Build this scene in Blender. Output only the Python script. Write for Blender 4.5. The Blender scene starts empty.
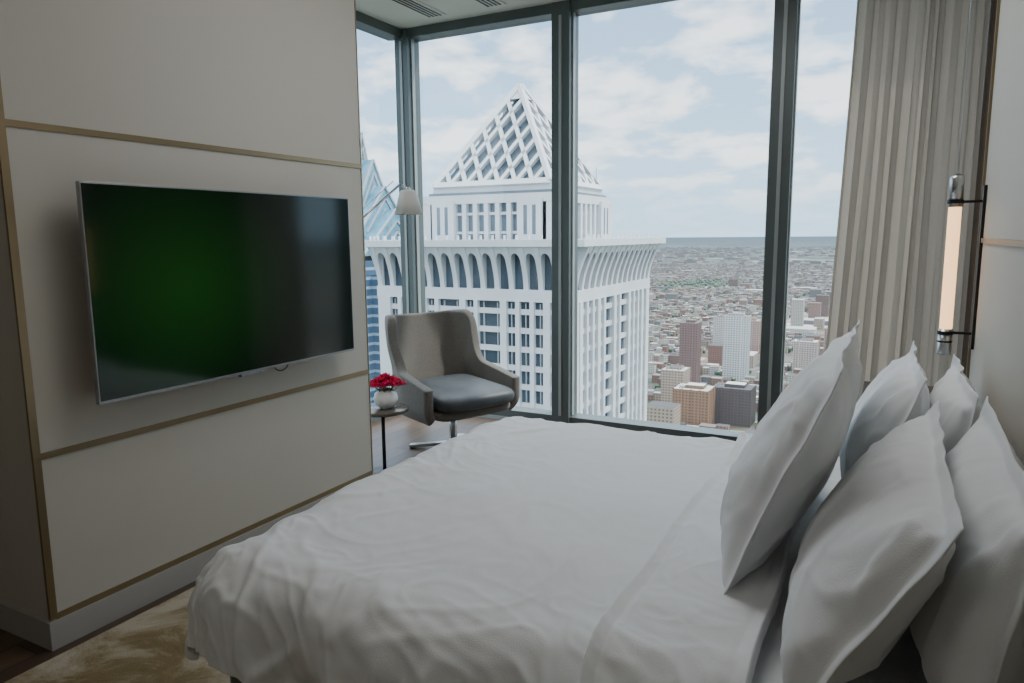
import bpy, math, random
from mathutils import Vector, Matrix, noise
random.seed(7)
S=bpy.context.scene
COL=S.collection

# ---------------------------------------------------------------- materials
def nt(name):
    m=bpy.data.materials.new(name); m.use_nodes=True
    t=m.node_tree; return m,t,t.nodes["Principled BSDF"]
def mat(name,c,rough=.6,metal=0,var=.06,scale=8,bump=0,bscale=60,emit=None,es=0,spec=None,sheen=0):
    m,t,b=nt(name)
    n=t.nodes.new("ShaderNodeTexNoise"); n.inputs["Scale"].default_value=scale; n.inputs["Detail"].default_value=4
    tc=t.nodes.new("ShaderNodeTexCoord"); t.links.new(tc.outputs["Object"],n.inputs["Vector"])
    r=t.nodes.new("ShaderNodeValToRGB")
    r.color_ramp.elements[0].position=.3; r.color_ramp.elements[1].position=.7
    r.color_ramp.elements[0].color=tuple(x*(1-var) for x in c)+(1,)
    r.color_ramp.elements[1].color=tuple(min(1,x*(1+var)) for x in c)+(1,)
    t.links.new(n.outputs["Fac"],r.inputs["Fac"]); t.links.new(r.outputs["Color"],b.inputs["Base Color"])
    b.inputs["Roughness"].default_value=rough; b.inputs["Metallic"].default_value=metal
    if spec is not None: b.inputs["Specular IOR Level"].default_value=spec
    if sheen: b.inputs["Sheen Weight"].default_value=sheen
    if bump:
        n2=t.nodes.new("ShaderNodeTexNoise"); n2.inputs["Scale"].default_value=bscale; n2.inputs["Detail"].default_value=3
        t.links.new(tc.outputs["Object"],n2.inputs["Vector"])
        bp=t.nodes.new("ShaderNodeBump"); bp.inputs["Strength"].default_value=bump; bp.inputs["Distance"].default_value=.01
        t.links.new(n2.outputs["Fac"],bp.inputs["Height"]); t.links.new(bp.outputs["Normal"],b.inputs["Normal"])
    if emit: b.inputs["Emission Color"].default_value=emit+(1,); b.inputs["Emission Strength"].default_value=es
    return m

M={}
M['panel']=mat('cream_panel',(.54,.51,.445),.55,var=.015,scale=2)
M['wallcream']=mat('cream_wall',(.50,.47,.41),.6,var=.02,scale=2)
M['ceil']=mat('ceiling_paint',(.8,.79,.77),.7,var=.01)
M['brass']=mat('bronze_trim',(.30,.235,.14),.35,.75,var=.05)
M['base']=mat('baseboard_paint',(.40,.38,.35),.5,var=.02)
M['frame']=mat('window_frame_metal',(.11,.135,.135),.4,.2,var=.04)
M['framel']=mat('window_frame_inner',(.36,.40,.40),.4,.2,var=.04)
M['dark']=mat('dark_metal',(.03,.03,.03),.4,.6)
M['tvrim']=mat('tv_bezel',(.35,.36,.37),.35,.9,var=.03)
M['chrome']=mat('brushed_steel',(.55,.56,.57),.28,1,var=.03)
M['linen']=mat('white_linen',(.83,.85,.86),.75,var=.012,scale=5,bump=.10,bscale=300,sheen=.2)
M['bedbase']=mat('bed_base_fabric',(.22,.21,.20),.8,var=.1,scale=30)
M['fabric']=mat('armchair_wool',(.135,.124,.108),.85,var=.14,scale=90,bump=.3,bscale=400,sheen=.2)
M['leather']=mat('seat_leather',(.055,.065,.075),.5,var=.15,scale=12,bump=.15,bscale=120)
M['vase']=mat('white_ceramic',(.78,.78,.76),.2,var=.02)
M['petal']=mat('red_petal',(.75,.012,.10),.5,var=.4,scale=30)
M['leaf']=mat('leaf_green',(.05,.14,.04),.5,var=.3,scale=30)
M['tabletop']=mat('side_table_top',(.10,.085,.07),.25,var=.1)
M['shade']=mat('lamp_shade_white',(.72,.70,.66),.6,var=.02)
M['wooddark']=mat('nightstand_wood',(.045,.028,.018),.35,var=.3,scale=6)
M['opal']=mat('opal_glass',(.6,.45,.3),.3,emit=(1,.58,.28),es=2.3)
M['stone']=mat('white_stone_cladding',(.60,.62,.64),.7,var=.05,scale=.15)
M['stoneb']=mat('grey_stone_cladding',(.36,.39,.42),.7,var=.05,scale=.15)
M['mglass']=mat('facade_glass',(.035,.055,.08),.15,.0,var=.4,scale=.12,spec=.6)
M['lattgl']=mat('lattice_void_glass',(.12,.155,.19),.3,var=.2,scale=.2)
M['dkbrick']=mat('ribbed_wood_panel',(.10,.065,.045),.6,var=.2,scale=5)
M['fillglow']=mat('fill_panel_glow',(.9,.9,.88),.5,var=.01,emit=(1,.96,.9),es=1.0)  # glowing face of the added fill panels

def wood_floor():
    m,t,b=nt('oak_plank_floor')
    g=t.nodes.new("ShaderNodeNewGeometry")
    mp=t.nodes.new("ShaderNodeMapping"); mp.inputs["Rotation"].default_value=(0,0,math.pi/2)
    t.links.new(g.outputs["Position"],mp.inputs["Vector"])
    br=t.nodes.new("ShaderNodeTexBrick"); br.inputs["Scale"].default_value=1
    br.inputs["Brick Width"].default_value=1.4; br.inputs["Row Height"].default_value=.14
    br.inputs["Mortar Size"].default_value=.003
    br.inputs["Color1"].default_value=(.16,.10,.065,1); br.inputs["Color2"].default_value=(.10,.062,.04,1)
    br.inputs["Mortar"].default_value=(.02,.013,.01,1)
    t.links.new(mp.outputs["Vector"],br.inputs["Vector"])
    mp2=t.nodes.new("ShaderNodeMapping"); mp2.inputs["Scale"].default_value=(30,2,1)
    t.links.new(g.outputs["Position"],mp2.inputs["Vector"])
    n=t.nodes.new("ShaderNodeTexNoise"); n.inputs["Scale"].default_value=1.5; n.inputs["Detail"].default_value=6
    t.links.new(mp2.outputs["Vector"],n.inputs["Vector"])
    mx=t.nodes.new("ShaderNodeMixRGB"); mx.blend_type='MULTIPLY'; mx.inputs["Fac"].default_value=.6
    t.links.new(br.outputs["Color"],mx.inputs["Color1"]); t.links.new(n.outputs["Fac"],mx.inputs["Color2"])
    t.links.new(mx.outputs["Color"],b.inputs["Base Color"]); b.inputs["Roughness"].default_value=.35
    return m
M['floor']=wood_floor()
def rug_mat():
    m,t,b=nt('gold_abstract_rug')
    g=t.nodes.new("ShaderNodeNewGeometry")
    n=t.nodes.new("ShaderNodeTexNoise"); n.inputs["Scale"].default_value=3.2; n.inputs["Detail"].default_value=10; n.inputs["Distortion"].default_value=.6; n.inputs["Roughness"].default_value=.68
    t.links.new(g.outputs["Position"],n.inputs["Vector"])
    r=t.nodes.new("ShaderNodeValToRGB"); e=r.color_ramp.elements
    e[0].position=.38; e[0].color=(.17,.12,.05,1)
    e[1].position=.62; e[1].color=(.44,.39,.29,1)
    x=e.new(.47); x.color=(.23,.17,.08,1)
    x=e.new(.54); x.color=(.35,.29,.19,1)
    t.links.new(n.outputs["Fac"],r.inputs["Fac"]); t.links.new(r.outputs["Color"],b.inputs["Base Color"])
    n2=t.nodes.new("ShaderNodeTexNoise"); n2.inputs["Scale"].default_value=250
    t.links.new(g.outputs["Position"],n2.inputs["Vector"])
    bp=t.nodes.new("ShaderNodeBump"); bp.inputs["Strength"].default_value=.4; bp.inputs["Distance"].default_value=.01
    t.links.new(n2.outputs["Fac"],bp.inputs["Height"]); t.links.new(bp.outputs["Normal"],b.inputs["Normal"])
    b.inputs["Roughness"].default_value=.95
    return m
M['rug']=rug_mat()
def glass_pane():
    m=bpy.data.materials.new('window_glass'); m.use_nodes=True; t=m.node_tree; t.nodes.clear()
    o=t.nodes.new("ShaderNodeOutputMaterial"); tr=t.nodes.new("ShaderNodeBsdfTransparent"); gl=t.nodes.new("ShaderNodeBsdfGlossy")
    tr.inputs["Color"].default_value=(.93,.96,.97,1); gl.inputs["Roughness"].default_value=.02
    mx=t.nodes.new("ShaderNodeMixShader"); mx.inputs["Fac"].default_value=.03
    t.links.new(tr.outputs[0],mx.inputs[1]); t.links.new(gl.outputs[0],mx.inputs[2]); t.links.new(mx.outputs[0],o.inputs["Surface"])
    return m
M['glass']=glass_pane()
def curtain_mat():
    m=bpy.data.materials.new('linen_curtain'); m.use_nodes=True; t=m.node_tree; t.nodes.clear()
    o=t.nodes.new("ShaderNodeOutputMaterial"); d=t.nodes.new("ShaderNodeBsdfDiffuse"); tl=t.nodes.new("ShaderNodeBsdfTranslucent")
    n=t.nodes.new("ShaderNodeTexNoise"); n.inputs["Scale"].default_value=120
    tc=t.nodes.new("ShaderNodeTexCoord"); t.links.new(tc.outputs["Object"],n.inputs["Vector"])
    r=t.nodes.new("ShaderNodeValToRGB"); r.color_ramp.elements[0].color=(.56,.53,.48,1); r.color_ramp.elements[1].color=(.66,.62,.56,1)
    t.links.new(n.outputs["Fac"],r.inputs["Fac"]); t.links.new(r.outputs[0],d.inputs["Color"])
    tl.inputs["Color"].default_value=(.46,.41,.34,1)
    mx=t.nodes.new("ShaderNodeMixShader"); mx.inputs["Fac"].default_value=.20
    t.links.new(d.outputs[0],mx.inputs[1]); t.links.new(tl.outputs[0],mx.inputs[2]); t.links.new(mx.outputs[0],o.inputs["Surface"])
    return m
M['curtain']=curtain_mat()
def screen_mat():
    m,t,b=nt('tv_screen_green')
    tc=t.nodes.new("ShaderNodeTexCoord")
    mp=t.nodes.new("ShaderNodeMapping"); mp.vector_type='POINT'
    mp.inputs["Location"].default_value=(0,.50,0.0); mp.inputs["Scale"].default_value=(0,1.6,1.9)
    t.links.new(tc.outputs["Object"],mp.inputs["Vector"])
    gr=t.nodes.new("ShaderNodeTexGradient"); gr.gradient_type='SPHERICAL'
    t.links.new(mp.outputs[0],gr.inputs["Vector"])
    r=t.nodes.new("ShaderNodeValToRGB"); e=r.color_ramp.elements
    e[0].color=(.0006,.003,.002,1); e[1].position=.9; e[1].color=(.004,.038,.004,1)
    x=e.new(.4); x.color=(.002,.018,.003,1)
    t.links.new(gr.outputs["Fac"],r.inputs["Fac"])
    b.inputs["Base Color"].default_value=(.003,.006,.004,1); b.inputs["Roughness"].default_value=.1
    t.links.new(r.outputs[0],b.inputs["Emission Color"]); b.inputs["Emission Strength"].default_value=.75
    return m
M['screen']=screen_mat()

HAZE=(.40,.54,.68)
def haze_wrap(m,t,b,colsock,d0=600,d1=14500,mx_=.93):  # aerial haze painted in: surfaces fade to a glowing haze colour with distance
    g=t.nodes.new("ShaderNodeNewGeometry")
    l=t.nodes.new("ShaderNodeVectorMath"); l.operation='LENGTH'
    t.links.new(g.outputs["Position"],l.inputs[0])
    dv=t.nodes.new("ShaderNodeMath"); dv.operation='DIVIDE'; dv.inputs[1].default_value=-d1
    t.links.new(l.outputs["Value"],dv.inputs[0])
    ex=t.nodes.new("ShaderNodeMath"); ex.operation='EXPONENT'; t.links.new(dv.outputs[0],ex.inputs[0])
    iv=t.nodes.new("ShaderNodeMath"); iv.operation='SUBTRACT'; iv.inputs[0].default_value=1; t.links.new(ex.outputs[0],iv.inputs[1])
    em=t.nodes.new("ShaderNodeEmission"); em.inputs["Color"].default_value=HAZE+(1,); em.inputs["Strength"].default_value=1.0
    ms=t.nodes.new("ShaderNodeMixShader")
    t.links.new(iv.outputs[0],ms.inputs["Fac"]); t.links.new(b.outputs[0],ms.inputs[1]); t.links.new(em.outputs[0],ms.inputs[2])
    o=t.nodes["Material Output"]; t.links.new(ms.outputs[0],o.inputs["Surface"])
def city_mat():
    m,t,b=nt('city_facades')
    at=t.nodes.new("ShaderNodeAttribute"); at.attribute_name='Col'
    g=t.nodes.new("ShaderNodeNewGeometry"); sp=t.nodes.new("ShaderNodeSeparateXYZ"); t.links.new(g.outputs["Position"],sp.inputs[0])
    def fr(sock,per,thr):
        a=t.nodes.new("ShaderNodeMath"); a.operation='DIVIDE'; a.inputs[1].default_value=per; t.links.new(sock,a.inputs[0])
        f=t.nodes.new("ShaderNodeMath"); f.operation='FRACT'; t.links.new(a.outputs[0],f.inputs[0])
        c=t.nodes.new("ShaderNodeMath"); c.operation='GREATER_THAN'; c.inputs[1].default_value=thr; t.links.new(f.outputs[0],c.inputs[0]); return c.outputs[0]
    ad=t.nodes.new("ShaderNodeMath"); ad.operation='ADD'; t.links.new(sp.outputs[0],ad.inputs[0]); t.links.new(sp.outputs[1],ad.inputs[1])
    a=fr(ad.outputs[0],4.0,.45); c=fr(sp.outputs[2],3.6,.5)
    mm=t.nodes.new("ShaderNodeMath"); mm.operation='MULTIPLY'; t.links.new(a,mm.inputs[0]); t.links.new(c,mm.inputs[1])
    sn=t.nodes.new("ShaderNodeSeparateXYZ"); t.links.new(g.outputs["Normal"],sn.inputs[0])
    lt=t.nodes.new("ShaderNodeMath"); lt.operation='LESS_THAN'; lt.inputs[1].default_value=.5; t.links.new(sn.outputs[2],lt.inputs[0])
    m2=t.nodes.new("ShaderNodeMath"); m2.operation='MULTIPLY'; t.links.new(mm.outputs[0],m2.inputs[0]); t.links.new(lt.outputs[0],m2.inputs[1])
    m3=t.nodes.new("ShaderNodeMath"); m3.operation='MULTIPLY'; m3.inputs[1].default_value=.75; t.links.new(m2.outputs[0],m3.inputs[0])
    mx=t.nodes.new("ShaderNodeMixRGB"); t.links.new(m3.outputs[0],mx.inputs["Fac"]); t.links.new(at.outputs["Color"],mx.inputs["Color1"])
    mx.inputs["Color2"].default_value=(.03,.04,.055,1)
    t.links.new(mx.outputs[0],b.inputs["Base Color"]); b.inputs["Roughness"].default_value=.8
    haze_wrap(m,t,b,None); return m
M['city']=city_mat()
def ground_mat():
    m,t,b=nt('city_ground')
    g=t.nodes.new("ShaderNodeNewGeometry")
    def vor(sc):
        v=t.nodes.new("ShaderNodeTexVoronoi"); v.inputs["Scale"].default_value=sc
        t.links.new(g.outputs["Position"],v.inputs["Vector"])
        r=t.nodes.new("ShaderNodeValToRGB"); e=r.color_ramp.elements; r.color_ramp.interpolation='CONSTANT'
        e[0].color=(.035,.055,.03,1); e[1].position=.9; e[1].color=(.46,.43,.40,1)
        for p,c in ((.2,(.09,.09,.085,1)),(.35,(.03,.055,.025,1)),(.55,(.17,.11,.085,1)),(.65,(.06,.07,.07,1)),(.78,(.17,.16,.15,1))):
            x=e.new(p); x.color=c
        sp=t.nodes.new("ShaderNodeSeparateColor"); t.links.new(v.outputs["Color"],sp.inputs[0]); t.links.new(sp.outputs[0],r.inputs["Fac"])
        return r.outputs[0]
    a_=vor(.022); b_=vor(.0035)
    mxa=t.nodes.new("ShaderNodeMixRGB"); mxa.inputs["Fac"].default_value=.45; t.links.new(a_,mxa.inputs["Color1"]); t.links.new(b_,mxa.inputs["Color2"])
    n=t.nodes.new("ShaderNodeTexNoise"); n.inputs["Scale"].default_value=.0005; n.inputs["Detail"].default_value=6
    t.links.new(g.outputs["Position"],n.inputs["Vector"])
    r2=t.nodes.new("ShaderNodeValToRGB"); r2.color_ramp.elements[0].position=.54; r2.color_ramp.elements[1].position=.60
    t.links.new(n.outputs["Fac"],r2.inputs["Fac"])
    mx=t.nodes.new("ShaderNodeMixRGB"); t.links.new(r2.outputs[0],mx.inputs["Fac"]); t.links.new(mxa.outputs[0],mx.inputs["Color1"])
    mx.inputs["Color2"].default_value=(.025,.045,.03,1)
    t.links.new(mx.outputs[0],b.inputs["Base Color"]); b.inputs["Roughness"].default_value=.9
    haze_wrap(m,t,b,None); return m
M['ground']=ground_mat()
def tree_mat():
    m,t,b=nt('tree_foliage')
    n=t.nodes.new("ShaderNodeTexNoise"); n.inputs["Scale"].default_value=.2
    g=t.nodes.new("ShaderNodeNewGeometry"); t.links.new(g.outputs["Position"],n.inputs["Vector"])
    r=t.nodes.new("ShaderNodeValToRGB"); r.color_ramp.elements[0].color=(.02,.05,.018,1); r.color_ramp.elements[1].color=(.05,.095,.03,1)
    t.links.new(n.outputs["Fac"],r.inputs["Fac"]); t.links.new(r.outputs[0],b.inputs["Base Color"])
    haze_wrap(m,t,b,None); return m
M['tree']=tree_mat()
def liberty_mat():
    m,t,b=nt('blue_curtain_wall')
    g=t.nodes.new("ShaderNodeNewGeometry"); sp=t.nodes.new("ShaderNodeSeparateXYZ"); t.links.new(g.outputs["Position"],sp.inputs[0])
    def fr(sock,per,thr):
        a=t.nodes.new("ShaderNodeMath"); a.operation='DIVIDE'; a.inputs[1].default_value=per; t.links.new(sock,a.inputs[0])
        f=t.nodes.new("ShaderNodeMath"); f.operation='FRACT'; t.links.new(a.outputs[0],f.inputs[0])
        c=t.nodes.new("ShaderNodeMath"); c.operation='GREATER_THAN'; c.inputs[1].default_value=thr; t.links.new(f.outputs[0],c.inputs[0]); return c.outputs[0]
    c=fr(sp.outputs[2],4,.3)
    mx=t.nodes.new("ShaderNodeMixRGB"); t.links.new(c,mx.inputs["Fac"])
    mx.inputs["Color1"].default_value=(.24,.33,.42,1); mx.inputs["Color2"].default_value=(.03,.08,.15,1)
    t.links.new(mx.outputs[0],b.inputs["Base Color"]); b.inputs["Roughness"].default_value=.15; b.inputs["Specular IOR Level"].default_value=.7
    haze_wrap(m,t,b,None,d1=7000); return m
M['liberty']=liberty_mat()
M['spire']=mat('spire_glass',(.10,.26,.36),.25,var=.35,scale=.2,spec=.7)

# ---------------------------------------------------------------- builder
class B:
    def __init__(s): s.v=[];s.f=[];s.m=[];s.mats=[];s.sm=[]
    def mi(s,k):
        if k not in s.mats: s.mats.append(k)
        return s.mats.index(k)
    def add(s,vs,fs,k,smooth=False,M4=None):
        o=len(s.v); i=s.mi(k)
        for p in vs:
            p=Vector(p)
            if M4: p=M4@p
            s.v.append(tuple(p))
        for f in fs: s.f.append(tuple(o+a for a in f)); s.m.append(i); s.sm.append(smooth)
    def box(s,x0,x1,y0,y1,z0,z1,k,M4=None):
        s.add([(x0,y0,z0),(x1,y0,z0),(x1,y1,z0),(x0,y1,z0),(x0,y0,z1),(x1,y0,z1),(x1,y1,z1),(x0,y1,z1)],
              [(0,3,2,1),(4,5,6,7),(0,1,5,4),(1,2,6,5),(2,3,7,6),(3,0,4,7)],k,False,M4)
    def lathe(s,prof,k,n=32,c=(0,0,0),M4=None,cap=True):
        vs=[];fs=[]
        for r,z in prof:
            for i in range(n):
                a=2*math.pi*i/n; vs.append((c[0]+r*math.cos(a),c[1]+r*math.sin(a),c[2]+z))
        for j in range(len(prof)-1):
            for i in range(n):
                fs.append((j*n+i,j*n+(i+1)%n,(j+1)*n+(i+1)%n,(j+1)*n+i))
        if cap:
            if prof[0][0]>1e-5: fs.append(tuple(range(n))[::-1])
            if prof[-1][0]>1e-5: fs.append(tuple((len(prof)-1)*n+i for i in range(n)))
        s.add(vs,fs,k,True,M4)
    def tube(s,p0,p1,r,k,n=12,r2=None):
        p0=Vector(p0);p1=Vector(p1); d=(p1-p0); L=d.length
        q=Vector((0,0,1)).rotation_difference(d.normalized()).to_matrix().to_4x4()
        s.lathe([(r,0),(r if r2 is None else r2,L)],k,n,M4=Matrix.Translation(p0)@q)
    def beam(s,p0,p1,w,k,nrm=(0,0,1),h=None):
        p0=Vector(p0);p1=Vector(p1); d=(p1-p0).normalized(); n=Vector(nrm); a=d.cross(n).normalized()*w/2; b=a.cross(d).normalized()*(h or w)/2
        vs=[p+q for p in (p0,p1) for q in (-a-b,a-b,a+b,-a+b)]
        s.add(vs,[(0,3,2,1),(4,5,6,7),(0,1,5,4),(1,2,6,5),(2,3,7,6),(3,0,4,7)],k)
    def grid(s,fn,nu,nv,k,smooth=True,closeu=False):
        vs=[fn(i/(nu-1) if not closeu else i/nu,j/(nv-1)) for j in range(nv) for i in range(nu)]
        fs=[]
        for j in range(nv-1):
            for i in range(nu if closeu else nu-1):
                a=j*nu+i; b=j*nu+(i+1)%nu; fs.append((a,b,b+nu,a+nu))
        s.add(vs,fs,k,smooth)
    def obj(s,name,parent=None,bevel=0,origin=None,auto=True):
        me=bpy.data.meshes.new(name)
        o3=Vector(origin) if origin else Vector((0,0,0))
        me.from_pydata([tuple(Vector(p)-o3) for p in s.v],[],s.f)
        for k in s.mats: me.materials.append(M[k])
        me.polygons.foreach_set("material_index",s.m); me.polygons.foreach_set("use_smooth",s.sm)
        me.update()
        ob=bpy.data.objects.new(name,me); COL.objects.link(ob); ob.location=o3
        if parent: ob.parent=parent
        if bevel:
            md=ob.modifiers.new('bevel','BEVEL'); md.width=bevel; md.segments=2; md.limit_method='ANGLE'
        return ob
def empty(name,loc=(0,0,0)):
    e=bpy.data.objects.new(name,None); COL.objects.link(e); e.location=loc; e.empty_display_size=.1; return e
def parent_keep(o,p):
    o.parent=p; o.matrix_parent_inverse=Matrix.Translation(-Vector(p.location))
rd=math.radians

# ---------------------------------------------------------------- room
XL,XR,YB,YF,H=-3.85,.42,-2.6,5.3,3.32
b=B(); b.box(XL-.3,XR+.3,YB-.2,YF+.25,-.2,0,'floor'); b.obj('floor')
b=B(); b.box(XL-.3,XR+.3,YB-.2,YF+.25,H,H+.3,'ceil'); b.obj('ceiling')
b=B(); b.box(XL-.2,XR+.2,YB-.2,YB,0,H,'wallcream'); b.obj('wall_back')
b=B(); b.box(XL-.2,XL,YB,1.45,0,H,'wallcream'); b.obj('wall_left')
b=B(); b.box(XR,XR+.2,YB,YF+.1,0,H,'wallcream')
for i in range(50):
    y=3.5+i*.035
    b.box(XR-.02,XR+.001,y,y+.022,.02,H-.02,'dkbrick')
b.box(XR-.008,XR,3.47,5.28,0,H,'dkbrick')
b.obj('wall_right')
b=B(); b.box(.30,XR,-1.0,3.45,0.0,H-.005,'panel')
for z in (1.52,):
    b.box(.292,.30,-1.0,3.45,z,z+.018,'brass')
b.box(.29,XR,3.45,3.465,0,H-.005,'brass')
b.obj('wall_headboard')

PX=-2.78; PY0,PY1=1.45,3.39
b=B(); b.box(XL,PX,PY0,PY1,0.0,H-.002,'panel'); b.obj('wall_television')
b=B()
for z in (1.97,.76,.125):
    b.box(PX,PX+.006,PY0+.02,PY1-.005,z-.012,z+.012,'brass')
b.box(PX-.004,PX+.008,PY0-.006,PY0+.022,.12,H,'brass')
b.box(PX-.004,PX+.004,PY1-.004,PY1+.002,.12,H,'brass')
b.obj('trim_television')
b=B()
b.box(PX,PX+.014,PY0,PY1,0,.112,'base'); b.box(XL,PX+.014,PY0-.014,PY0,0,.112,'base'); b.obj('baseboard_left')

b=B()
y0,y1=YF,YF+.16
for x,w in ((-3.85,.13),(-2.355,.15),(-.73,.14)):
    b.box(x-w/2,x+w/2,y0-.02,y1,0,H,'frame')
    b.box(x-.012,x+.012,y0-.028,y0-.0195,0.1,H-.1,'framel')
    b.box(x-w/2-.012,x-w/2,y0+.03,y0+.07,0.1,H-.07,'framel'); b.box(x+w/2,x+w/2+.012,y0+.03,y0+.07,0.1,H-.07,'framel')
b.box(XL,XR,y0-.0,y1,0,.09,'frame'); b.box(XL,XR,y0-.01,y1,H-.075,H,'frame')
b.box(XL,XR,y0-.015,y0+.0,0,.03,'framel')
b.box(XL,XR,y0+.09,y0+.096,.09,H-.075,'glass')
b.obj('window_1')
b=B()
b.box(XL-.14,XL-.0,PY1-.3,YF,0,.09,'frame'); b.box(XL-.14,XL+.01,PY1+.01,YF,H-.075,H,'frame')
b.box(XL-.14,XL-.001,PY1-.35,PY1+.05,0,H,'frame')
b.box(XL-.096,XL-.09,PY1+.05,YF,.09,H-.075,'glass')
b.obj('window_2')

for xx in (-3.36,-2.82):
    b=B(); b.box(xx-.085,xx+.085,4.45,5.12,H-.012,H,'ceil')
    for i in range(4):
        x=xx-.06+i*.034; b.box(x,x+.018,4.48,5.09,H-.0145,H-.011,'dark')
    b.obj('air_vent')

b=B(); b.box(-2.70,.2,-.6,3.38,0,.014,'rug'); b.obj('area_rug',bevel=.004)

def fill_panel(x,y,sx,sy,W,col=(1,.97,.93)):  # added fill: out-of-view glowing panel and area lamp to brighten the interior
    b=B(); b.box(x-sx/2-.03,x+sx/2+.03,y-sy/2-.03,y+sy/2+.03,H-.02,H-.001,'ceil'); b.box(x-sx/2,x+sx/2,y-sy/2,y+sy/2,H-.024,H-.0195,'fillglow')
    o=b.obj('fill_panel')
    l=bpy.data.lights.new('fill_lamp','AREA'); l.shape='RECTANGLE'; l.size=sx; l.size_y=sy; l.energy=W; l.color=col
    lo=bpy.data.objects.new('fill_lamp',l); COL.objects.link(lo); lo.location=(x,y,H-.03); lo.parent=o
fill_panel(-1.1,3.0,1.5,1.2,21,(.98,.98,1))
fill_panel(-1.3,-.6,1.2,1.2,5)

# ---------------------------------------------------------------- television
tv=B()
TY0,TY1,TZ0,TZ1=1.64,3.12,.935,1.775; TXf=-2.655
tv.box(TXf-.022,TXf,TY0,TY1,TZ0,TZ1,'tvrim')
tv.box(TXf,TXf+.002,TY0+.006,TY1-.006,TZ0+.012,TZ1-.006,'screen')
tv.box(TXf-.055,TXf-.022,TY0+.2,TY1-.2,TZ0+.08,TZ1-.12,'dark')
tv.box(PX+.001,TXf-.055,2.1,2.6,1.15,1.5,'dark')
tv.box(TXf-.02,TXf+.004,2.32,2.44,TZ0-.012,TZ0+.001,'tvrim')
for i in range(8):
    a0=i/8*math.pi; a1=(i+1)/8*math.pi
    tv.tube((TXf-.03,2.60-.045*math.cos(a0),TZ0-.03*math.sin(a0)),(TXf-.03,2.60-.045*math.cos(a1),TZ0-.03*math.sin(a1)),.003,'dark',6)
tv.obj('television',origin=(TXf,(TY0+TY1)/2,(TZ0+TZ1)/2),bevel=.002)

# ---------------------------------------------------------------- bed
bed=empty('bed',(-.7,2.15,0))
BX0,BX1,BY0,BY1,ZT=-1.70,.26,1.20,3.12,.70
b=B(); b.box(BX0+.10,BX1,BY0+.08,BY1-.08,.10,.42,'bedbase')
for x in (BX0+.2,BX1-.15):
    for y in (BY0+.2,BY1-.2): b.lathe([(.03,0.0145),(.035,.11)],'dark',16,c=(x,y,0))
o=b.obj('bed_base',bevel=.02); parent_keep(o,bed)
b=B(); b.box(BX0+.09,BX1,BY0+.07,BY1-.07,.42,ZT-.045,'linen'); o=b.obj('mattress',bevel=.05); parent_keep(o,bed)
def fbm(p,sc,oct=3):
    a=0;w=1
    q=Vector(p)*sc
    for i in range(oct):
        a+=w*noise.noise(q); q=q*2.03; w*=.5
    return a
def drape(name,x0,x1,y0,y1,zt,L,r,nx,ny,foot=True,puff=.02,wr=.006,fold=.05,seed=0,thick=.02,dome=0.0,skew=0.0,hem=False):
    sx0=x0-(L if foot else 0); sx1=x1; sy0=y0-L+r*.3; sy1=y1+L-r*.3
    def fn(u,v):
        s=sx0+(sx1-sx0)*u; t=sy0+(sy1-sy0)*v
        if skew: s+=skew*fbm((t,seed,0),1.3,2)
        cx=max(s,x0+r) if foot else s; cy=min(max(t,y0+r),y1-r)
        dx=s-cx; dy=t-cy; e=math.hypot(dx,dy); d=max(abs(dx),abs(dy))
        up=Vector((0,0,1)); out=0; down=0; dr=Vector((0,0,0))
        if e>1e-6:
            dr=Vector((dx/e,dy/e,0)); a=d/r
            if a<math.pi/2: out=r*math.sin(a); down=r*(1-math.cos(a)); up=(dr*math.sin(a)+Vector((0,0,1))*math.cos(a))
            else: out=r; down=r+(d-r*math.pi/2); up=dr.copy()
        p=Vector((cx,cy,zt))+dr*out-Vector((0,0,down))
        k=min(1,max(0,down/.3))
        p+=dr*(k*fold*(fbm((p.x*1.0,p.y*1.0,seed+p.z*.25),5.5,2)+.1))
        if dome:
            p+=Vector((0,0,dome*(1-((cy-(y0+y1)/2)/((y1-y0)/2))**2)))
        edge=math.exp(-max(0,(s-x0))/.25) if foot else .25
        edge=max(edge,math.exp(-max(0,min(t-y0,y1-t))/.18))
        ph=fbm((s,t,seed),1.5,2)*puff
        ws=Vector((s*2.2,t*2.2,seed+3)); wx=.35*noise.noise(ws); wy=.35*noise.noise(ws+Vector((7,3,1)))
        def ridge(a,b_,sd,w_=.10):
            n_=abs(noise.noise(Vector((a,b_,sd)))); return math.exp(-(n_/w_)**2)
        mask=max(0,noise.noise(Vector((s*1.7,t*1.7,seed+40)))+.18)
        w1=ridge((s+wx)*2.3+(t)*1.2,(t+wy)*1.5,seed+11); w2=ridge((s+wx)*1.3-(t)*2.4,(t+wy)*1.2+s*1.5,seed+17)
        w3=ridge((s+wx)*3.2,(t+wy)*3.2,seed+23,.13)*edge; w4=ridge((s+wy)*7-(t)*3,(t+wx)*6,seed+29,.12)*(edge*.8+.05)
        w5=ridge((s+t)*9+wx*6,(s-t)*4+wy*4,seed+37,.14)*edge
        p+=up*(ph+wr*(mask*(w1+w2)*.6+w3*1.0+w4*.6+w5*.35)+wr*.9*edge*fbm((s,t,seed+2),6,3)+.0012*noise.noise(Vector((s*14,t*14,seed))))
        if hem:
            q=min(u,1-u)*(sx1-sx0)
            p+=up*(.006*math.exp(-(q/.012)**2)-.003*math.exp(-((q-.03)/.010)**2))
        return p
    g=B(); g.grid(fn,nx,ny,'linen')
    o=g.obj(name); md=o.modifiers.new('s','SOLIDIFY'); md.thickness=thick; md.offset=-1 
    md2=o.modifiers.new('ss','SUBSURF'); md2.levels=1; md2.render_levels=1
    return o
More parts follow.
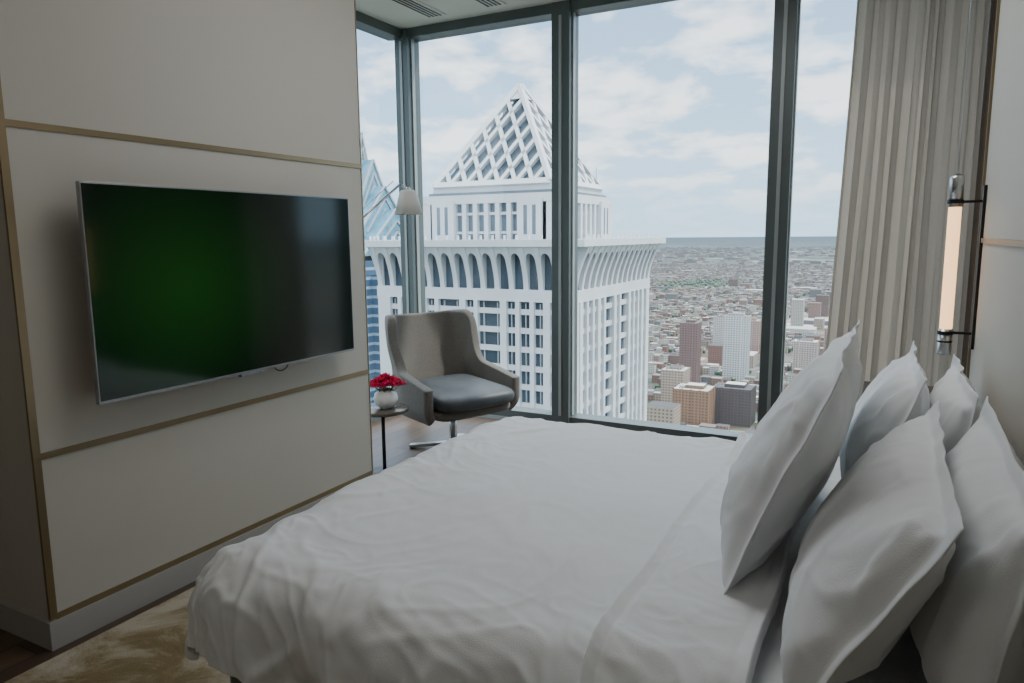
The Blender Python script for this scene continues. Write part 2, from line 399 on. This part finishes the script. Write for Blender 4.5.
o=drape('duvet',BX0,-.36,BY0,BY1,ZT,.25,.16,210,250,puff=.02,wr=.012,fold=.06,seed=2,thick=.03,dome=.02); parent_keep(o,bed)
o=drape('bed_sheet',-.42,BX1,BY0+.03,BY1-.03,ZT-.02,.22,.10,70,160,foot=False,puff=.008,wr=.010,fold=.03,seed=5,thick=.008,dome=.02); parent_keep(o,bed)
o=drape('folded_sheet',-.51,-.20,BY0-.016,BY1+.016,ZT+.036,.25,.16,80,220,foot=False,puff=.020,wr=.012,fold=.06,seed=2,thick=.030,dome=.02,skew=.03,hem=True); parent_keep(o,bed)

def pillow(w,h,T,loc,lean,yaw=0,roll=0,seed=0):
    fl=.04; nu,nv=72,52
    vs=[];fs=[]
    def prof(a):
        a=min(1,abs(a)); return (1-a**2.4)
    def pt(u,v,side):
        X=(u-.5)*w; Y=(v-.5)*h
        iw=w/2-fl; ih=h/2-fl
        ax=X/iw; ay=Y/ih
        if abs(ax)<1 and abs(ay)<1:
            th=T/2*(prof(ax)*prof(ay))**.48
        else: th=0
        pin=.04
        X2=X*(1-pin*(1-min(1,abs(ay))**2)*(abs(X)/(w/2))**2)
        Y2=Y*(1-.06*(1-min(1,abs(ax))**2)*(abs(Y)/(h/2))**2)
        rr=math.exp(-(abs(noise.noise(Vector((X*4+Y*3,Y*4-X*2,seed*2+side))))/.08)**2)
        r2=math.exp(-(abs(noise.noise(Vector((X*8-Y*5,Y*9+X*3,seed*3+side))))/.12)**2)
        edge=max(abs(ax),abs(ay))**3
        n=noise.noise(Vector((X*4,Y*4,seed+side*3)))*.018+rr*.008+r2*.005*(.3+edge)+edge*.010*noise.noise(Vector((X*13,Y*13,seed+side)))
        n*= (1 if th>0 else 0)
        wave=.007*noise.noise(Vector((X*9,Y*9,seed+20)))*max(edge,.2) +.014*noise.noise(Vector((X*2.5,Y*2.5,seed+31)))
        Z=side*(th+max(n,-th*.6)+.0025)+wave
        Z+=side*th*.25*(-Y/(h/2))
        return Vector((X2,Y2,Z))
    for side in (1,-1):
        for j in range(nv):
            for i in range(nu): vs.append(pt(i/(nu-1),j/(nv-1),side))
    N=nu*nv
    for j in range(nv-1):
        for i in range(nu-1):
            a=j*nu+i; fs.append((a,a+1,a+1+nu,a+nu)); fs.append((N+a,N+a+nu,N+a+1+nu,N+a+1))
    ring=[i for i in range(nu)]+[j*nu+nu-1 for j in range(1,nv)]+[(nv-1)*nu+i for i in range(nu-2,-1,-1)]+[j*nu for j in range(nv-2,0,-1)]
    for k in range(len(ring)):
        a=ring[k]; c=ring[(k+1)%len(ring)]; fs.append((a,N+a,N+c,c))
    base=Matrix(((0,0,-1,0),(-1,0,0,0),(0,1,0,0),(0,0,0,1)))
    R=Matrix.Rotation(lean,4,'Y')
    Mx=Matrix.Rotation(yaw,4,'Z')@R@base@Matrix.Rotation(roll,4,'Z')
    g=B(); g.add([Mx@p for p in vs],fs,'linen',True)
    me=g.obj('pillow'); me.location=loc
    md=me.modifiers.new('ss','SUBSURF'); md.levels=1; md.render_levels=1
    return me
pillow(.88,.42,.17,(.185,2.60,.925),rd(9),0,.02,1)
pillow(.92,.46,.19,(.18,1.66,.930),rd(11),0,0,2)
pillow(.90,.48,.19,(.01,2.60,.945),rd(18),0,.02,3)
pillow(.92,.50,.20,(-.005,1.66,.915),rd(29),0,-.01,4)
pillow(1.0,.62,.20,(-.205,2.08,1.0),rd(22),0,0,5)

# ---------------------------------------------------------------- nightstand
b=B(); b.box(-.10,.39,3.50,4.0,.78,.82,'wooddark'); b.box(-.08,.385,3.52,3.98,.30,.78,'wooddark')
b.box(-.092,-.08,3.54,3.96,.56,.765,'wooddark'); b.box(-.092,-.08,3.54,3.96,.315,.545,'wooddark')
for z in (.66,.43): b.box(-.105,-.092,3.7,3.8,z,z+.012,'brass')
for x in (-.05,.35):
    for y in (3.56,3.94): b.box(x-.015,x+.015,y-.015,y+.015,0,.30,'brass')
b.obj('nightstand',bevel=.004)

# ---------------------------------------------------------------- wall sconce
b=B(); c=(.20,3.38,0)
b.lathe([(.021,1.17),(.023,1.18),(.023,1.66),(.021,1.67)],'opal',32,c=c)
b.lathe([(.026,1.66),(.026,1.77),(.022,1.78),(.005,1.79)],'chrome',32,c=c)
b.lathe([(.025,1.07),(.026,1.075),(.026,1.175)],'chrome',32,c=c)
b.lathe([(.0265,1.12),(.0272,1.122),(.0272,1.126),(.0265,1.128)],'dark',32,c=c,cap=False)
b.tube((c[0],c[1],1.79),(c[0],c[1],H-.001),.003,'chrome')
for z in (1.68,1.16):
    b.box(c[0]+.02,.30,c[1]-.008,c[1]+.008,z-.005,z+.005,'dark')
    b.lathe([(.029,z-.007),(.029,z+.007)],'dark',32,c=c,cap=False)
b.box(.289,.299,c[1]-.03,c[1]+.03,1.10,1.74,'dark')
b.obj('wall_sconce')

# ---------------------------------------------------------------- curtain
def cf(u,v):
    z=.02+(H-.05)*v
    left=-.30-.11*(1-v)**1.3; right=.395
    x=left+(right-left)*u
    ph=u*2*math.pi*10+5.0*noise.noise(Vector((u*5,v*.7,1)))
    amp=.017*(.7+.5*(1-v))*(1+1.2*noise.noise(Vector((u*7,v*1.0,4))))
    return Vector((x+.008*math.sin(ph*2+1),5.14+amp*math.sin(ph)+.018*noise.noise(Vector((u*5,v*2,8)))+.008*noise.noise(Vector((u*34,v*3,2))),z))
b=B(); b.grid(cf,360,50,'curtain'); o=b.obj('curtain'); 
b=B(); b.box(-.75,.40,5.11,5.17,H-.028,H,'ceil'); b.obj('curtain_track')

# ---------------------------------------------------------------- armchair
CH=(-2.82,4.38,0)
ch=empty('armchair',CH)
ang=math.radians(-24)
A4=Matrix.Translation(CH)@Matrix.Rotation(ang,4,'Z')
def shell(u,v):
    t=u*2-1; a=abs(t); sg=1 if t>=0 else -1
    if a>.5:
        k=(a-.5)/.5
        x=-.20+.50*k; y=.36+.015*k
    else:
        k=a/.5
        th=k*math.pi/2
        x=-.33+.13*(1-math.cos(th)); y=.36*math.sin(th)**.85 if th>0 else 0
    if a<.38: ht=1.0-.02*math.cos(a/.38*math.pi/2)
    elif a<.64:
        k=(a-.38)/.26; k=k*k*(3-2*k); ht=1.0*(1-k)+.61*k
    else:
        k=(a-.64)/.36; ht=.61-.07*k
    zb=.30
    z=zb+(ht-zb)*v
    q=max(0,z-.42)
    backk=max(0,1-a/.85)
    x-= .24*q*min(1,backk*1.4)
    if .28<a<.64 and z>.62:
        w=math.sin((a-.28)/.36*math.pi); x+=.09*w*(z-.62)/.38
    narrow=1-.12*math.exp(-((z-.60)/.13)**2)*(1 if a<.5 else max(0,1-(a-.5)/.15))
    y=y*narrow
    if z>.9: y*=1-.06*((z-.9)/.1)**2
    if z<.40: y*=1-.14*((.40-z)/.10)**2; x*=1-.15*((.40-z)/.10)**2
    return Vector((x,sg*y,z))
g=B(); g.grid(lambda u,v:A4@shell(u,v),61,22,'fabric'); o=g.obj('shell')
o.parent=ch; o.matrix_parent_inverse=Matrix.Translation(-Vector(CH))
md=o.modifiers.new('s','SOLIDIFY'); md.thickness=.07; md.offset=0
md=o.modifiers.new('ss','SUBSURF'); md.levels=2; md.render_levels=2
def cushion(cx,cy,cz,sx,sy,sz,k,name,e=.28,rot=0):
    def fn(u,v):
        th=u*2*math.pi; ph=(v-.5)*math.pi
        def sp(c,e): return (abs(c)**e)*(1 if c>=0 else -1)
        x=sp(math.cos(ph),.5)*sp(math.cos(th),e*1.0); y=sp(math.cos(ph),.5)*sp(math.sin(th),e); z=sp(math.sin(ph),.7)
        return A4@(Matrix.Translation((cx,cy,cz))@Matrix.Rotation(rot,4,'Y')@Vector((x*sx,y*sy,z*sz)))
    g=B(); g.grid(fn,64,24,k,closeu=True); o=g.obj(name); o.parent=ch; o.matrix_parent_inverse=Matrix.Translation(-Vector(CH)); return o
cushion(.06,0,.44,.35,.315,.075,'leather','seat_cushion',rot=.04)
cushion(.02,0,.345,.33,.32,.055,'fabric','seat_base')
g=B()
def P(x,y,z): return A4@Vector((x,y,z))
g.tube(P(0,0,.03),P(0,0,.30),.03,'chrome',24)
g.lathe([(.09,.275),(.09,.30)],'chrome',32,c=(CH[0],CH[1],0))
for i in range(4):
    a=math.pi/4+i*math.pi/2
    g.beam(P(0,0,.05),P(.33*math.cos(a),.33*math.sin(a),.016),.05,'chrome',h=.022)
    g.lathe([(.022,0.0),(.022,.012)],'dark',16,c=tuple(P(.31*math.cos(a),.31*math.sin(a),0)))
o=g.obj('pedestal'); o.parent=ch; o.matrix_parent_inverse=Matrix.Translation(-Vector(CH))

# ---------------------------------------------------------------- side table
st=(-2.93,3.70,0)
b=B(); b.lathe([(.165,.425),(.17,.43),(.17,.445),(.165,.45)],'tabletop',48,c=st)
b.lathe([(.012,.012),(.012,.425)],'dark',20,c=st); b.lathe([(.13,0),(.13,.008),(.02,.016)],'dark',40,c=st)
b.obj('side_table')
b=B(); vc=(-2.90,3.70,.45)
b.lathe([(.0,.0),(.035,.0),(.070,.03),(.082,.065),(.072,.10),(.046,.122),(.046,.128),(.040,.124),(.040,.10)],'vase',40,c=vc,cap=False)
for i in range(18):
    a=i*2.4; r=.085*math.sqrt(i/18); cx=vc[0]+r*math.cos(a)*1.15; cy=vc[1]+r*math.sin(a)*1.15; cz=vc[2]+.20-.60*r+.008*math.sin(i)
    b.tube((vc[0]+r*.3*math.cos(a),vc[1]+r*.3*math.sin(a),vc[2]+.09),(cx,cy,cz),.003,'leaf',6)
    for ring,(n,rr,tl) in enumerate(((3,.010,1.2),(5,.020,.8),(6,.030,.35))):
        for j in range(n):
            aa=j*2*math.pi/n+ring+i
            d=Vector((math.cos(aa)*math.cos(tl),math.sin(aa)*math.cos(tl),math.sin(tl))); side=Vector((-math.sin(aa),math.cos(aa),0))
            def pf(u,v,d=d,side=side,rr=rr):
                w=math.sin(math.pi*min(1,.15+v*.85))*.019; return Vector((cx,cy,cz))+d*(v*.038)+side*((u-.5)*2*w)+Vector((math.cos(aa),math.sin(aa),0))*(rr*.5)*(1-(2*u-1)**2*.8)+Vector((0,0,.004*math.sin(u*9)))
            b.grid(pf,5,5,'petal')
for i in range(6):
    a=i*1.05; d=Vector((math.cos(a),math.sin(a),.3)); s2=Vector((-math.sin(a),math.cos(a),0))
    b.grid(lambda u,v:Vector((vc[0],vc[1],vc[2]+.128))+d*(v*.07)+s2*((u-.5)*.04*math.sin(math.pi*min(1,.1+v*.9)))-Vector((0,0,.03*v*v)),4,6,'leaf')
b.obj('flower_vase')

# ---------------------------------------------------------------- floor lamp
b=B(); bp=Vector((-3.40,3.78,0))
b.lathe([(.13,0),(.13,.012),(.02,.02)],'chrome',40,c=bp)
b.tube(bp+Vector((0,0,.015)),bp+Vector((0,0,1.50)),.011,'chrome')
e0=Vector((-3.40,3.78,1.50)); e1=Vector((-3.10,4.20,1.93))
b.tube(e0,e1,.009,'chrome'); b.lathe([(.018,-.02),(.018,.02)],'chrome',20,c=e0)
b.tube(e0+Vector((0,0,.05)),e1+Vector((-.03,-.04,.02)),.003,'chrome')
sh=Vector((-3.05,4.22,1.72))
b.tube(e1,Vector((sh.x,sh.y,1.885)),.008,'chrome')
b.lathe([(.03,.17),(.05,.165),(.062,.15),(.10,.0),(.097,.0),(.058,.145)],'shade',40,c=sh,cap=False)
b.lathe([(.012,.14),(.02,.17),(.012,.19)],'chrome',20,c=sh)
b.obj('floor_lamp')

# ---------------------------------------------------------------- skyscraper with lattice pyramid
X0,X1,Y0,Y1=-111,-59,140,192
b=B()
b.box(X0+.8,X1-.8,Y0+.8,Y1-.8,-230,-1,'mglass')
fl=4.2
def ring(x0,x1,y0,y1,z0,z1,k,t=1):
    b.box(x0,x1,y0,y0+t,z0,z1,k); b.box(x0,x1,y1-t,y1,z0,z1,k); b.box(x0,x0+t,y0+t,y1-t,z0,z1,k); b.box(x1-t,x1,y0+t,y1-t,z0,z1,k)
z=-15.5
while z>-228:
    ring(X0+.25,X1-.25,Y0+.25,Y1-.25,z,z+1.2,'stone'); z-=fl
ring(X0-.15,X1+.15,Y0-.15,Y1+.15,-12.6,-10.0,'stone')
nb=13; W=52
bay=(W-6)/nb
def face_pts():
    return [(Vector((X0,Y0,0)),Vector((1,0,0)),Vector((0,-1,0))),(Vector((X1,Y0,0)),Vector((0,1,0)),Vector((1,0,0))),
            (Vector((X1,Y1,0)),Vector((-1,0,0)),Vector((0,1,0))),(Vector((X0,Y1,0)),Vector((0,-1,0)),Vector((-1,0,0)))]
def obox(o,al,ou,s0,s1,d0,d1,z0,z1,k):
    vs=[]
    for zz in (z0,z1):
        for s_,d_ in ((s0,d0),(s1,d0),(s1,d1),(s0,d1)): vs.append(o+al*s_+ou*d_+Vector((0,0,zz)))
    b.add(vs,[(0,3,2,1),(4,5,6,7),(0,1,5,4),(1,2,6,5),(2,3,7,6),(3,0,4,7)],k)
for fi,(o_,al,ou) in enumerate(face_pts()):
    obox(o_,al,ou,.02,3.0,-1,.05+.01*fi,-230,-10.6,'stone'); obox(o_,al,ou,W-3.0,W-.02,-1,.05+.01*fi,-230,-10.6,'stone')
    for i in range(nb+1):
        s=3+i*bay; w=1.0 if i%3 else 1.6
        if i in (5,8): continue
        obox(o_,al,ou,s-w/2,s+w/2,-1,.35,-230,-12.5,'stone')
    for i in range(nb):
        s=3+(i+.5)*bay; obox(o_,al,ou,s-.10,s+.10,-1,-.35,-230,-13,'stoneb')
    n2=14; bw=(W-1.5)/n2
    N=10
    def prof(q): return 3.2*(1-math.cos(q*math.pi/2))**1.0
    for i in range(n2+1):
        s=.75+i*bw; w=1.15
        vs=[];fs=[]
        for j in range(N+1):
            q=j/N; zz=-10.4+10.2*q; d=prof(q)
            for s_,dd in ((s-w/2,-1.5),(s+w/2,-1.5),(s+w/2,d),(s-w/2,d)): vs.append(o_+al*s_+ou*dd+Vector((0,0,zz)))
        for j in range(N):
            a=j*4
            for e in range(4): fs.append((a+e,a+(e+1)%4,a+4+(e+1)%4,a+4+e))
        b.add(vs,fs,'stone')
    for i in range(n2):
        s=.75+i*bw+.575; ww=bw-1.15; K=8
        vs=[];fs=[]
        for j in range(K+1):
            u=j/K; arch=math.sqrt(max(0,1-(2*u-1)**2))
            q0=.62+.20*arch; 
            for q in (q0,(q0+1)/2,1):
                vs.append(o_+al*(s+ww*u)+ou*(prof(q)-.25)+Vector((0,0,-10.4+10.2*q)))
        for j in range(K):
            for e in range(2): a=j*3+e; fs.append((a,a+3,a+4,a+1))
        b.add(vs,fs,'stone')
ring(X0-3.4,X1+3.4,Y0-3.4,Y1+3.4,-.6,.9,'stone',t=6)
b.box(X0-2,X1+2,Y0-2,Y1+2,-.4,.6,'stoneb')
for o_,al,ou in face_pts():
    for i in range(18): obox(o_,al,ou,1+i*2.94,1.4+i*2.94,2.2,2.6,.9,1.9,'stone')
cx,cy=-85,166
s=18
b.box(cx-s+1.3,cx+s-1.3,cy-s+1.3,cy+s-1.3,.5,12.0,'lattgl')
b.box(cx-s,cx+s,cy-s,cy+s,9.3,11.3,'stone'); b.box(cx-s+2,cx+s-2,cy-s+2,cy+s-2,11.3,12.6,'stone')
for q in (2.2,6.6): ring(cx-s+.7,cx+s-.7,cy-s+.7,cy+s-.7,q,q+.6,'stone',t=.8)
for o_,al,ou in [(Vector((cx-s,cy-s,0)),Vector((1,0,0)),Vector((0,-1,0))),(Vector((cx+s,cy-s,0)),Vector((0,1,0)),Vector((1,0,0))),(Vector((cx+s,cy+s,0)),Vector((-1,0,0)),Vector((0,1,0))),(Vector((cx-s,cy+s,0)),Vector((0,-1,0)),Vector((-1,0,0)))]:
    for i in range(13):
        w=1.1 if i not in (0,12) else 3.4
        c_=min(max(i*3.0,1.7),2*s-1.7) if i in (0,12) else i*3.0
        obox(o_,al,ou,c_-w/2,c_+w/2,-1.6,-.05,.5,9.4,'stone')
    obox(o_,al,ou,3.3,9.5,-1,.6,.5,10.2,'stone'); obox(o_,al,ou,2*s-9.5,2*s-3.3,-1,.6,.5,10.2,'stone')
    for c_ in (5.2,7.4,2*s-5.2,2*s-7.4):
        obox(o_,al,ou,c_-.45,c_+.45,.5,.65,2,8.6,'lattgl')
# rooftop masts at the right rear corner
for q in ((cx+15,cy+14,8),(cx+12,cy+16,5)): b.tube((q[0],q[1],11.2),(q[0],q[1],11.3+q[2]),.25,'stoneb',8,.1)
s=15.6; zb=12.4; za=38.6
b.box(cx-s-.3,cx+s+.3,cy-s-.3,cy+s+.3,zb,zb+1.4,'stone')
zb+=1.4
Pk=Vector((cx,cy,za)); crn=[Vector((cx-s,cy-s,zb)),Vector((cx+s,cy-s,zb)),Vector((cx+s,cy+s,zb)),Vector((cx-s,cy+s,zb))]
ins=.93
b.add([Vector((cx+(p.x-cx)*ins,cy+(p.y-cy)*ins,p.z)) for p in crn]+[Vector((cx,cy,za-2.2))],[(0,1,4),(1,2,4),(2,3,4),(3,0,4)],'lattgl')
n=7
for i in range(4):
    A_=crn[i]; B_=crn[(i+1)%4]; nr=(B_-A_).cross(Pk-A_).normalized()
    b.beam(A_,Pk,1.6,'stone',nr,1.0); b.beam(A_,B_,1.4,'stone',nr,1.2)
    for k in range(1,n):
        q=k/n; Q=A_+(B_-A_)*q
        b.beam(Q,B_*q+Pk*(1-q),.95,'stone',nr,.9)
        b.beam(Q,A_*(1-q)+Pk*q,.95,'stone',nr,.9)
qc=.86
b.add([p.lerp(Pk,qc)+Vector((math.copysign(.35,p.x-cx),math.copysign(.35,p.y-cy),0)) for p in crn]+[Pk+Vector((0,0,.5))],[(0,1,4),(1,2,4),(2,3,4),(3,0,4)],'stone')
b.obj('lattice_pyramid_skyscraper')

# ---------------------------------------------------------------- blue glass tower with spire
b=B(); cx,cy=-220,262; h=24
b.box(cx-h,cx+h,cy-h,cy+h,-230,-6,'liberty')
b.box(cx-h+5,cx+h-5,cy-h-4,cy+h+4,-230,-14,'liberty'); b.box(cx-h-4,cx+h+4,cy-h+5,cy+h-5,-230,-14,'liberty')
lv=[(24,-8,14),(18,2,24),(12,12,36),(6,24,48)]
for hh,z0,z1 in lv:
    for d in (0,1):
        vs=[]
        for e in (-1,1):
            for q in ((-hh,z0),(hh,z0),(hh*.98,z0+2),(0,z1),(-hh*.98,z0+2)):
                vs.append((cx+q[0],cy+e*hh,q[1]) if d==0 else (cx+e*hh,cy+q[0],q[1]))
        b.add(vs,[(0,1,2,3,4),(9,8,7,6,5),(0,5,6,1),(1,6,7,2),(2,7,8,3),(3,8,9,4),(4,9,5,0)],'spire')
        for e in (-1,1):
            for sg in (-1,1):
                for off in (0,.25,.5):
                    a_=Vector((cx+sg*hh*(1-off),cy+e*(hh+.1),z0+2)) if d==0 else Vector((cx+e*(hh+.1),cy+sg*hh*(1-off),z0+2))
                    c_=Vector((cx,cy+e*(hh+.1),z0+2+(z1-z0-2)*(1-off))) if d==0 else Vector((cx+e*(hh+.1),cy,z0+2+(z1-z0-2)*(1-off)))
                    b.beam(a_,c_,.8,'stoneb',(0,1,0) if d==0 else (1,0,0))
b.tube((cx,cy,45),(cx,cy,60),1.0,'stone',8,.2)
b.obj('glass_skyscraper')

# ---------------------------------------------------------------- city
GZ=-230
TW=[(-260,1055,25,24,-126,(.22,.13,.11)),(-214,1167,36,24,-125,(.56,.56,.55)),(-205,858,42,34,-181,(.27,.15,.08)),(-166,900,46,34,-184,(.09,.065,.055)),
(-250,940,30,30,-175,(.42,.33,.26)),(-120,1260,36,26,-172,(.45,.37,.33)),(-300,1500,40,26,-165,(.50,.47,.44)),(-90,1500,40,26,-178,(.38,.26,.20)),(-235,1420,34,26,-160,(.42,.27,.22))]
cv=[];cf_=[];cc=[]
def clear(x,y,r):
    return all(abs(x-q[0])>q[2]/2+r+3 or abs(y-q[1])>q[3]/2+r+3 for q in TW)
def cbox(x,y,w,d,h,col,z0=GZ,chk=False):
    if chk and not all(abs(x-q[0])>(q[2]+w)/2+4 or abs(y-q[1])>(q[3]+d)/2+4 for q in TW): return
    o=len(cv)
    for zz in (z0,z0+h):
        for a,c in ((-1,-1),(1,-1),(1,1),(-1,1)): cv.append((x+a*w/2,y+c*d/2,zz))
    for f in ((4,5,6,7),(0,1,5,4),(1,2,6,5),(2,3,7,6),(3,0,4,7)): cf_.append(tuple(o+i for i in f))
    g_=.14+random.random()*.34
    rr=random.random()
    roof=(g_,g_*.97,g_*.93) if rr<.42 else ((.06,.06,.065) if rr<.78 else (.17,.13,.11))
    cc.append(roof); cc.extend([col]*4)
pal=[(.22,.105,.07),(.26,.15,.105),(.34,.27,.20),(.42,.38,.33),(.16,.09,.065),(.50,.47,.43),(.16,.145,.14),(.30,.20,.14)]
trees=[]
y=560
while y<5600:
    bx=125; by=90
    x=-1.25*y-100
    while x<.45*y+200:
        rr=random.random()
        park=noise.noise(Vector((x/600,y/600,3)))>.34
        if park:
            for i in range(14 if y<3500 else 6): trees.append((x+random.uniform(5,bx-5),y+random.uniform(5,by-5),random.uniform(5,9)))
        elif rr<.10 and y<3800 or (y<1500 and rr<.22):
            w=random.uniform(22,42); cbox(x+bx*.35,y+by*.4,w,random.uniform(20,35),random.uniform(28,75) if y<2200 else random.uniform(18,40),random.choice(pal),chk=True)
            cbox(x+bx*.75,y+by*.5,random.uniform(20,40),random.uniform(30,60),random.uniform(14,28),random.choice(pal),chk=True)
        elif rr<.17:
            cbox(x+bx*.48,y+by*.45,bx*.75,by*.6,random.uniform(8,14),random.choice(pal),chk=True)
        else:
            for r_ in range(3):
                yy=y+12+r_*25; xx=x+6
                while xx<x+bx-14:
                    w=random.uniform(8,20); 
                    if random.random()<.9: cbox(xx+w/2,yy,w*.97,random.uniform(10,15),random.uniform(8,16),random.choice(pal),chk=True)
                    xx+=w
                    if -.6*y<xx<.1*y and y<4500 and random.random()<.7: trees.append((xx,yy+12.5,random.uniform(3.5,7)))
        x+=bx+12
    y+=by+11
# outer districts: larger scattered sheds and blocks out to the river plain
while y<13000:
    x=-.62*y
    while x<.12*y:
        if noise.noise(Vector((x/1500,y/1500,9)))<.25 and random.random()<.6:
            g2=random.choice(pal); cbox(x+random.uniform(0,80),y+random.uniform(0,60),random.uniform(30,90),random.uniform(25,60),random.uniform(8,24),g2)
        x+=150
    y+=150
cityscape=empty('cityscape',(0,0,0))
me=bpy.data.meshes.new('city_buildings'); me.from_pydata(cv,[],cf_)
at=me.attributes.new('Col','FLOAT_COLOR','FACE')
flat=[]
for c in cc: flat.extend((c[0],c[1],c[2],1))
at.data.foreach_set('color',flat); me.materials.append(M['city'])
o=bpy.data.objects.new('city_buildings',me); COL.objects.link(o); o.parent=cityscape
def tower(name,x,y,w,d,ztop,col,crown=True):
    global cv,cf_,cc
    cv=[];cf_=[];cc=[]
    h=ztop-GZ
    cbox(x,y,w,d,h,col); cbox(x+w*.05,y,w*.5,d*.5,4,tuple(c*.8 for c in col),z0=ztop)
    for i in range(5): 
        cbox(x-w/2+w*(i+.0)/4,y-d/2-.2,1.2,1.0,h+1.0,tuple(min(1,c*1.15) for c in col))
        cbox(x+w/2+.2,y-d/2+d*i/4,1.0,1.2,h+1.0,tuple(min(1,c*1.15) for c in col))
    cbox(x-w*.3,y-d*.2,w*.15,d*.2,3,(.4,.4,.4),z0=ztop)
    m2=bpy.data.meshes.new(name); m2.from_pydata(cv,[],cf_)
    a2=m2.attributes.new('Col','FLOAT_COLOR','FACE'); fl2=[]
    for c in cc: fl2.extend((c[0],c[1],c[2],1))
    a2.data.foreach_set('color',fl2); m2.materials.append(M['city']); COL.objects.link(bpy.data.objects.new(name,m2))
for q in TW: tower('apartment_tower',*q)
tv_=[];tf_=[]
import bmesh
bmx=bmesh.new(); bmesh.ops.create_icosphere(bmx,subdivisions=1,radius=1); iv=[v.co.copy() for v in bmx.verts]; iff=[[v.index for v in f.verts] for f in bmx.faces]; bmx.free()
for (x,y,r) in trees[:18000]:
    if not clear(x,y,r): continue
    o=len(tv_)
    for p in iv: tv_.append((x+p.x*r,y+p.y*r,GZ+r*.9+p.z*r))
    for f in iff: tf_.append([o+i for i in f])
m3=bpy.data.meshes.new('city_trees'); m3.from_pydata(tv_,[],tf_); m3.materials.append(M['tree']); o=bpy.data.objects.new('city_trees',m3); COL.objects.link(o); o.parent=cityscape
b=B(); R_=70000; b.add([(-R_,-R_,GZ),(R_,-R_,GZ),(R_,R_,GZ),(-R_,R_,GZ)],[(0,1,2,3)],'ground'); b.obj('ground')

# ---------------------------------------------------------------- world
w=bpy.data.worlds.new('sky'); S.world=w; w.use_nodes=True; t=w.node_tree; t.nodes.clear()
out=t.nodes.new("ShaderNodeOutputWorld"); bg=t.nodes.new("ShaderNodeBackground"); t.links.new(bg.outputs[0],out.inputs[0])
tc=t.nodes.new("ShaderNodeTexCoord"); sp=t.nodes.new("ShaderNodeSeparateXYZ"); t.links.new(tc.outputs["Generated"],sp.inputs[0])
r=t.nodes.new("ShaderNodeValToRGB"); e=r.color_ramp.elements
e[0].position=0; e[0].color=(.48,.69,.85,1); e[1].position=.7; e[1].color=(.9,.97,1,1)
for p,c in ((.10,(.38,.62,.85,1)),(.3,(.19,.40,.68,1)),(.48,(.17,.37,.65,1))):
    x=e.new(p); x.color=c
t.links.new(sp.outputs[2],r.inputs["Fac"])
ad=t.nodes.new("ShaderNodeMath"); ad.operation='ADD'; ad.inputs[1].default_value=.26; t.links.new(sp.outputs[2],ad.inputs[0])
mxx=t.nodes.new("ShaderNodeMath"); mxx.operation='MAXIMUM'; mxx.inputs[1].default_value=.05; t.links.new(ad.outputs[0],mxx.inputs[0])
dx=t.nodes.new("ShaderNodeMath"); dx.operation='DIVIDE'; t.links.new(sp.outputs[0],dx.inputs[0]); t.links.new(mxx.outputs[0],dx.inputs[1])
dy=t.nodes.new("ShaderNodeMath"); dy.operation='DIVIDE'; t.links.new(sp.outputs[1],dy.inputs[0]); t.links.new(mxx.outputs[0],dy.inputs[1])
cb=t.nodes.new("ShaderNodeCombineXYZ"); t.links.new(dx.outputs[0],cb.inputs[0]); t.links.new(dy.outputs[0],cb.inputs[1])
n=t.nodes.new("ShaderNodeTexNoise"); n.inputs["Scale"].default_value=3.0; n.inputs["Detail"].default_value=12; n.inputs["Roughness"].default_value=.57; n.inputs["Distortion"].default_value=.1
t.links.new(cb.outputs[0],n.inputs["Vector"])
cr=t.nodes.new("ShaderNodeValToRGB"); cr.color_ramp.elements[0].position=.46; cr.color_ramp.elements[1].position=.58
cr.color_ramp.elements[0].color=(.16,.16,.16,1)
t.links.new(n.outputs["Fac"],cr.inputs["Fac"])
hz=t.nodes.new("ShaderNodeMapRange"); hz.inputs[1].default_value=.01; hz.inputs[2].default_value=.10; hz.inputs[3].default_value=0.1; hz.inputs[4].default_value=.92
t.links.new(sp.outputs[2],hz.inputs[0])
mf=t.nodes.new("ShaderNodeMath"); mf.operation='MULTIPLY'; t.links.new(cr.outputs[0],mf.inputs[0]); t.links.new(hz.outputs[0],mf.inputs[1])
mx=t.nodes.new("ShaderNodeMixRGB"); mx.inputs["Color2"].default_value=(1.06,1.08,1.10,1)
t.links.new(mf.outputs[0],mx.inputs["Fac"]); t.links.new(r.outputs[0],mx.inputs["Color1"]); t.links.new(mx.outputs[0],bg.inputs["Color"])
# high sky above the view, boosted to send more light into the room
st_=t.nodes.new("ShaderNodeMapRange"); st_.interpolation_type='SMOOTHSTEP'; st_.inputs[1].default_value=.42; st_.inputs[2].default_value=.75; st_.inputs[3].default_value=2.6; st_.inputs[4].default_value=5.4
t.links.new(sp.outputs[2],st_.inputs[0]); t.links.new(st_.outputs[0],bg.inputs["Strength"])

sun=bpy.data.lights.new('sun','SUN'); sun.energy=4.5; sun.angle=math.radians(2); sun.color=(1,.94,.85)
so=bpy.data.objects.new('sun',sun); COL.objects.link(so)
el=math.radians(52); d=Vector((.80*math.cos(el),.60*math.cos(el),math.sin(el)))
so.rotation_euler=d.to_track_quat('Z','Y').to_euler()

# ---------------------------------------------------------------- camera
cam=bpy.data.cameras.new('camera'); co=bpy.data.objects.new('camera',cam); COL.objects.link(co)
cam.lens=36*720/1024; cam.sensor_width=36; cam.clip_start=.05; cam.clip_end=200000
Rm=Matrix.Rotation(rd(27.9),4,'Z')@Matrix.Rotation(rd(90-8.3),4,'X')@Matrix.Rotation(rd(-.5),4,'Z')
co.matrix_world=Matrix.Translation((0,0,1.56))@Rm
S.camera=co
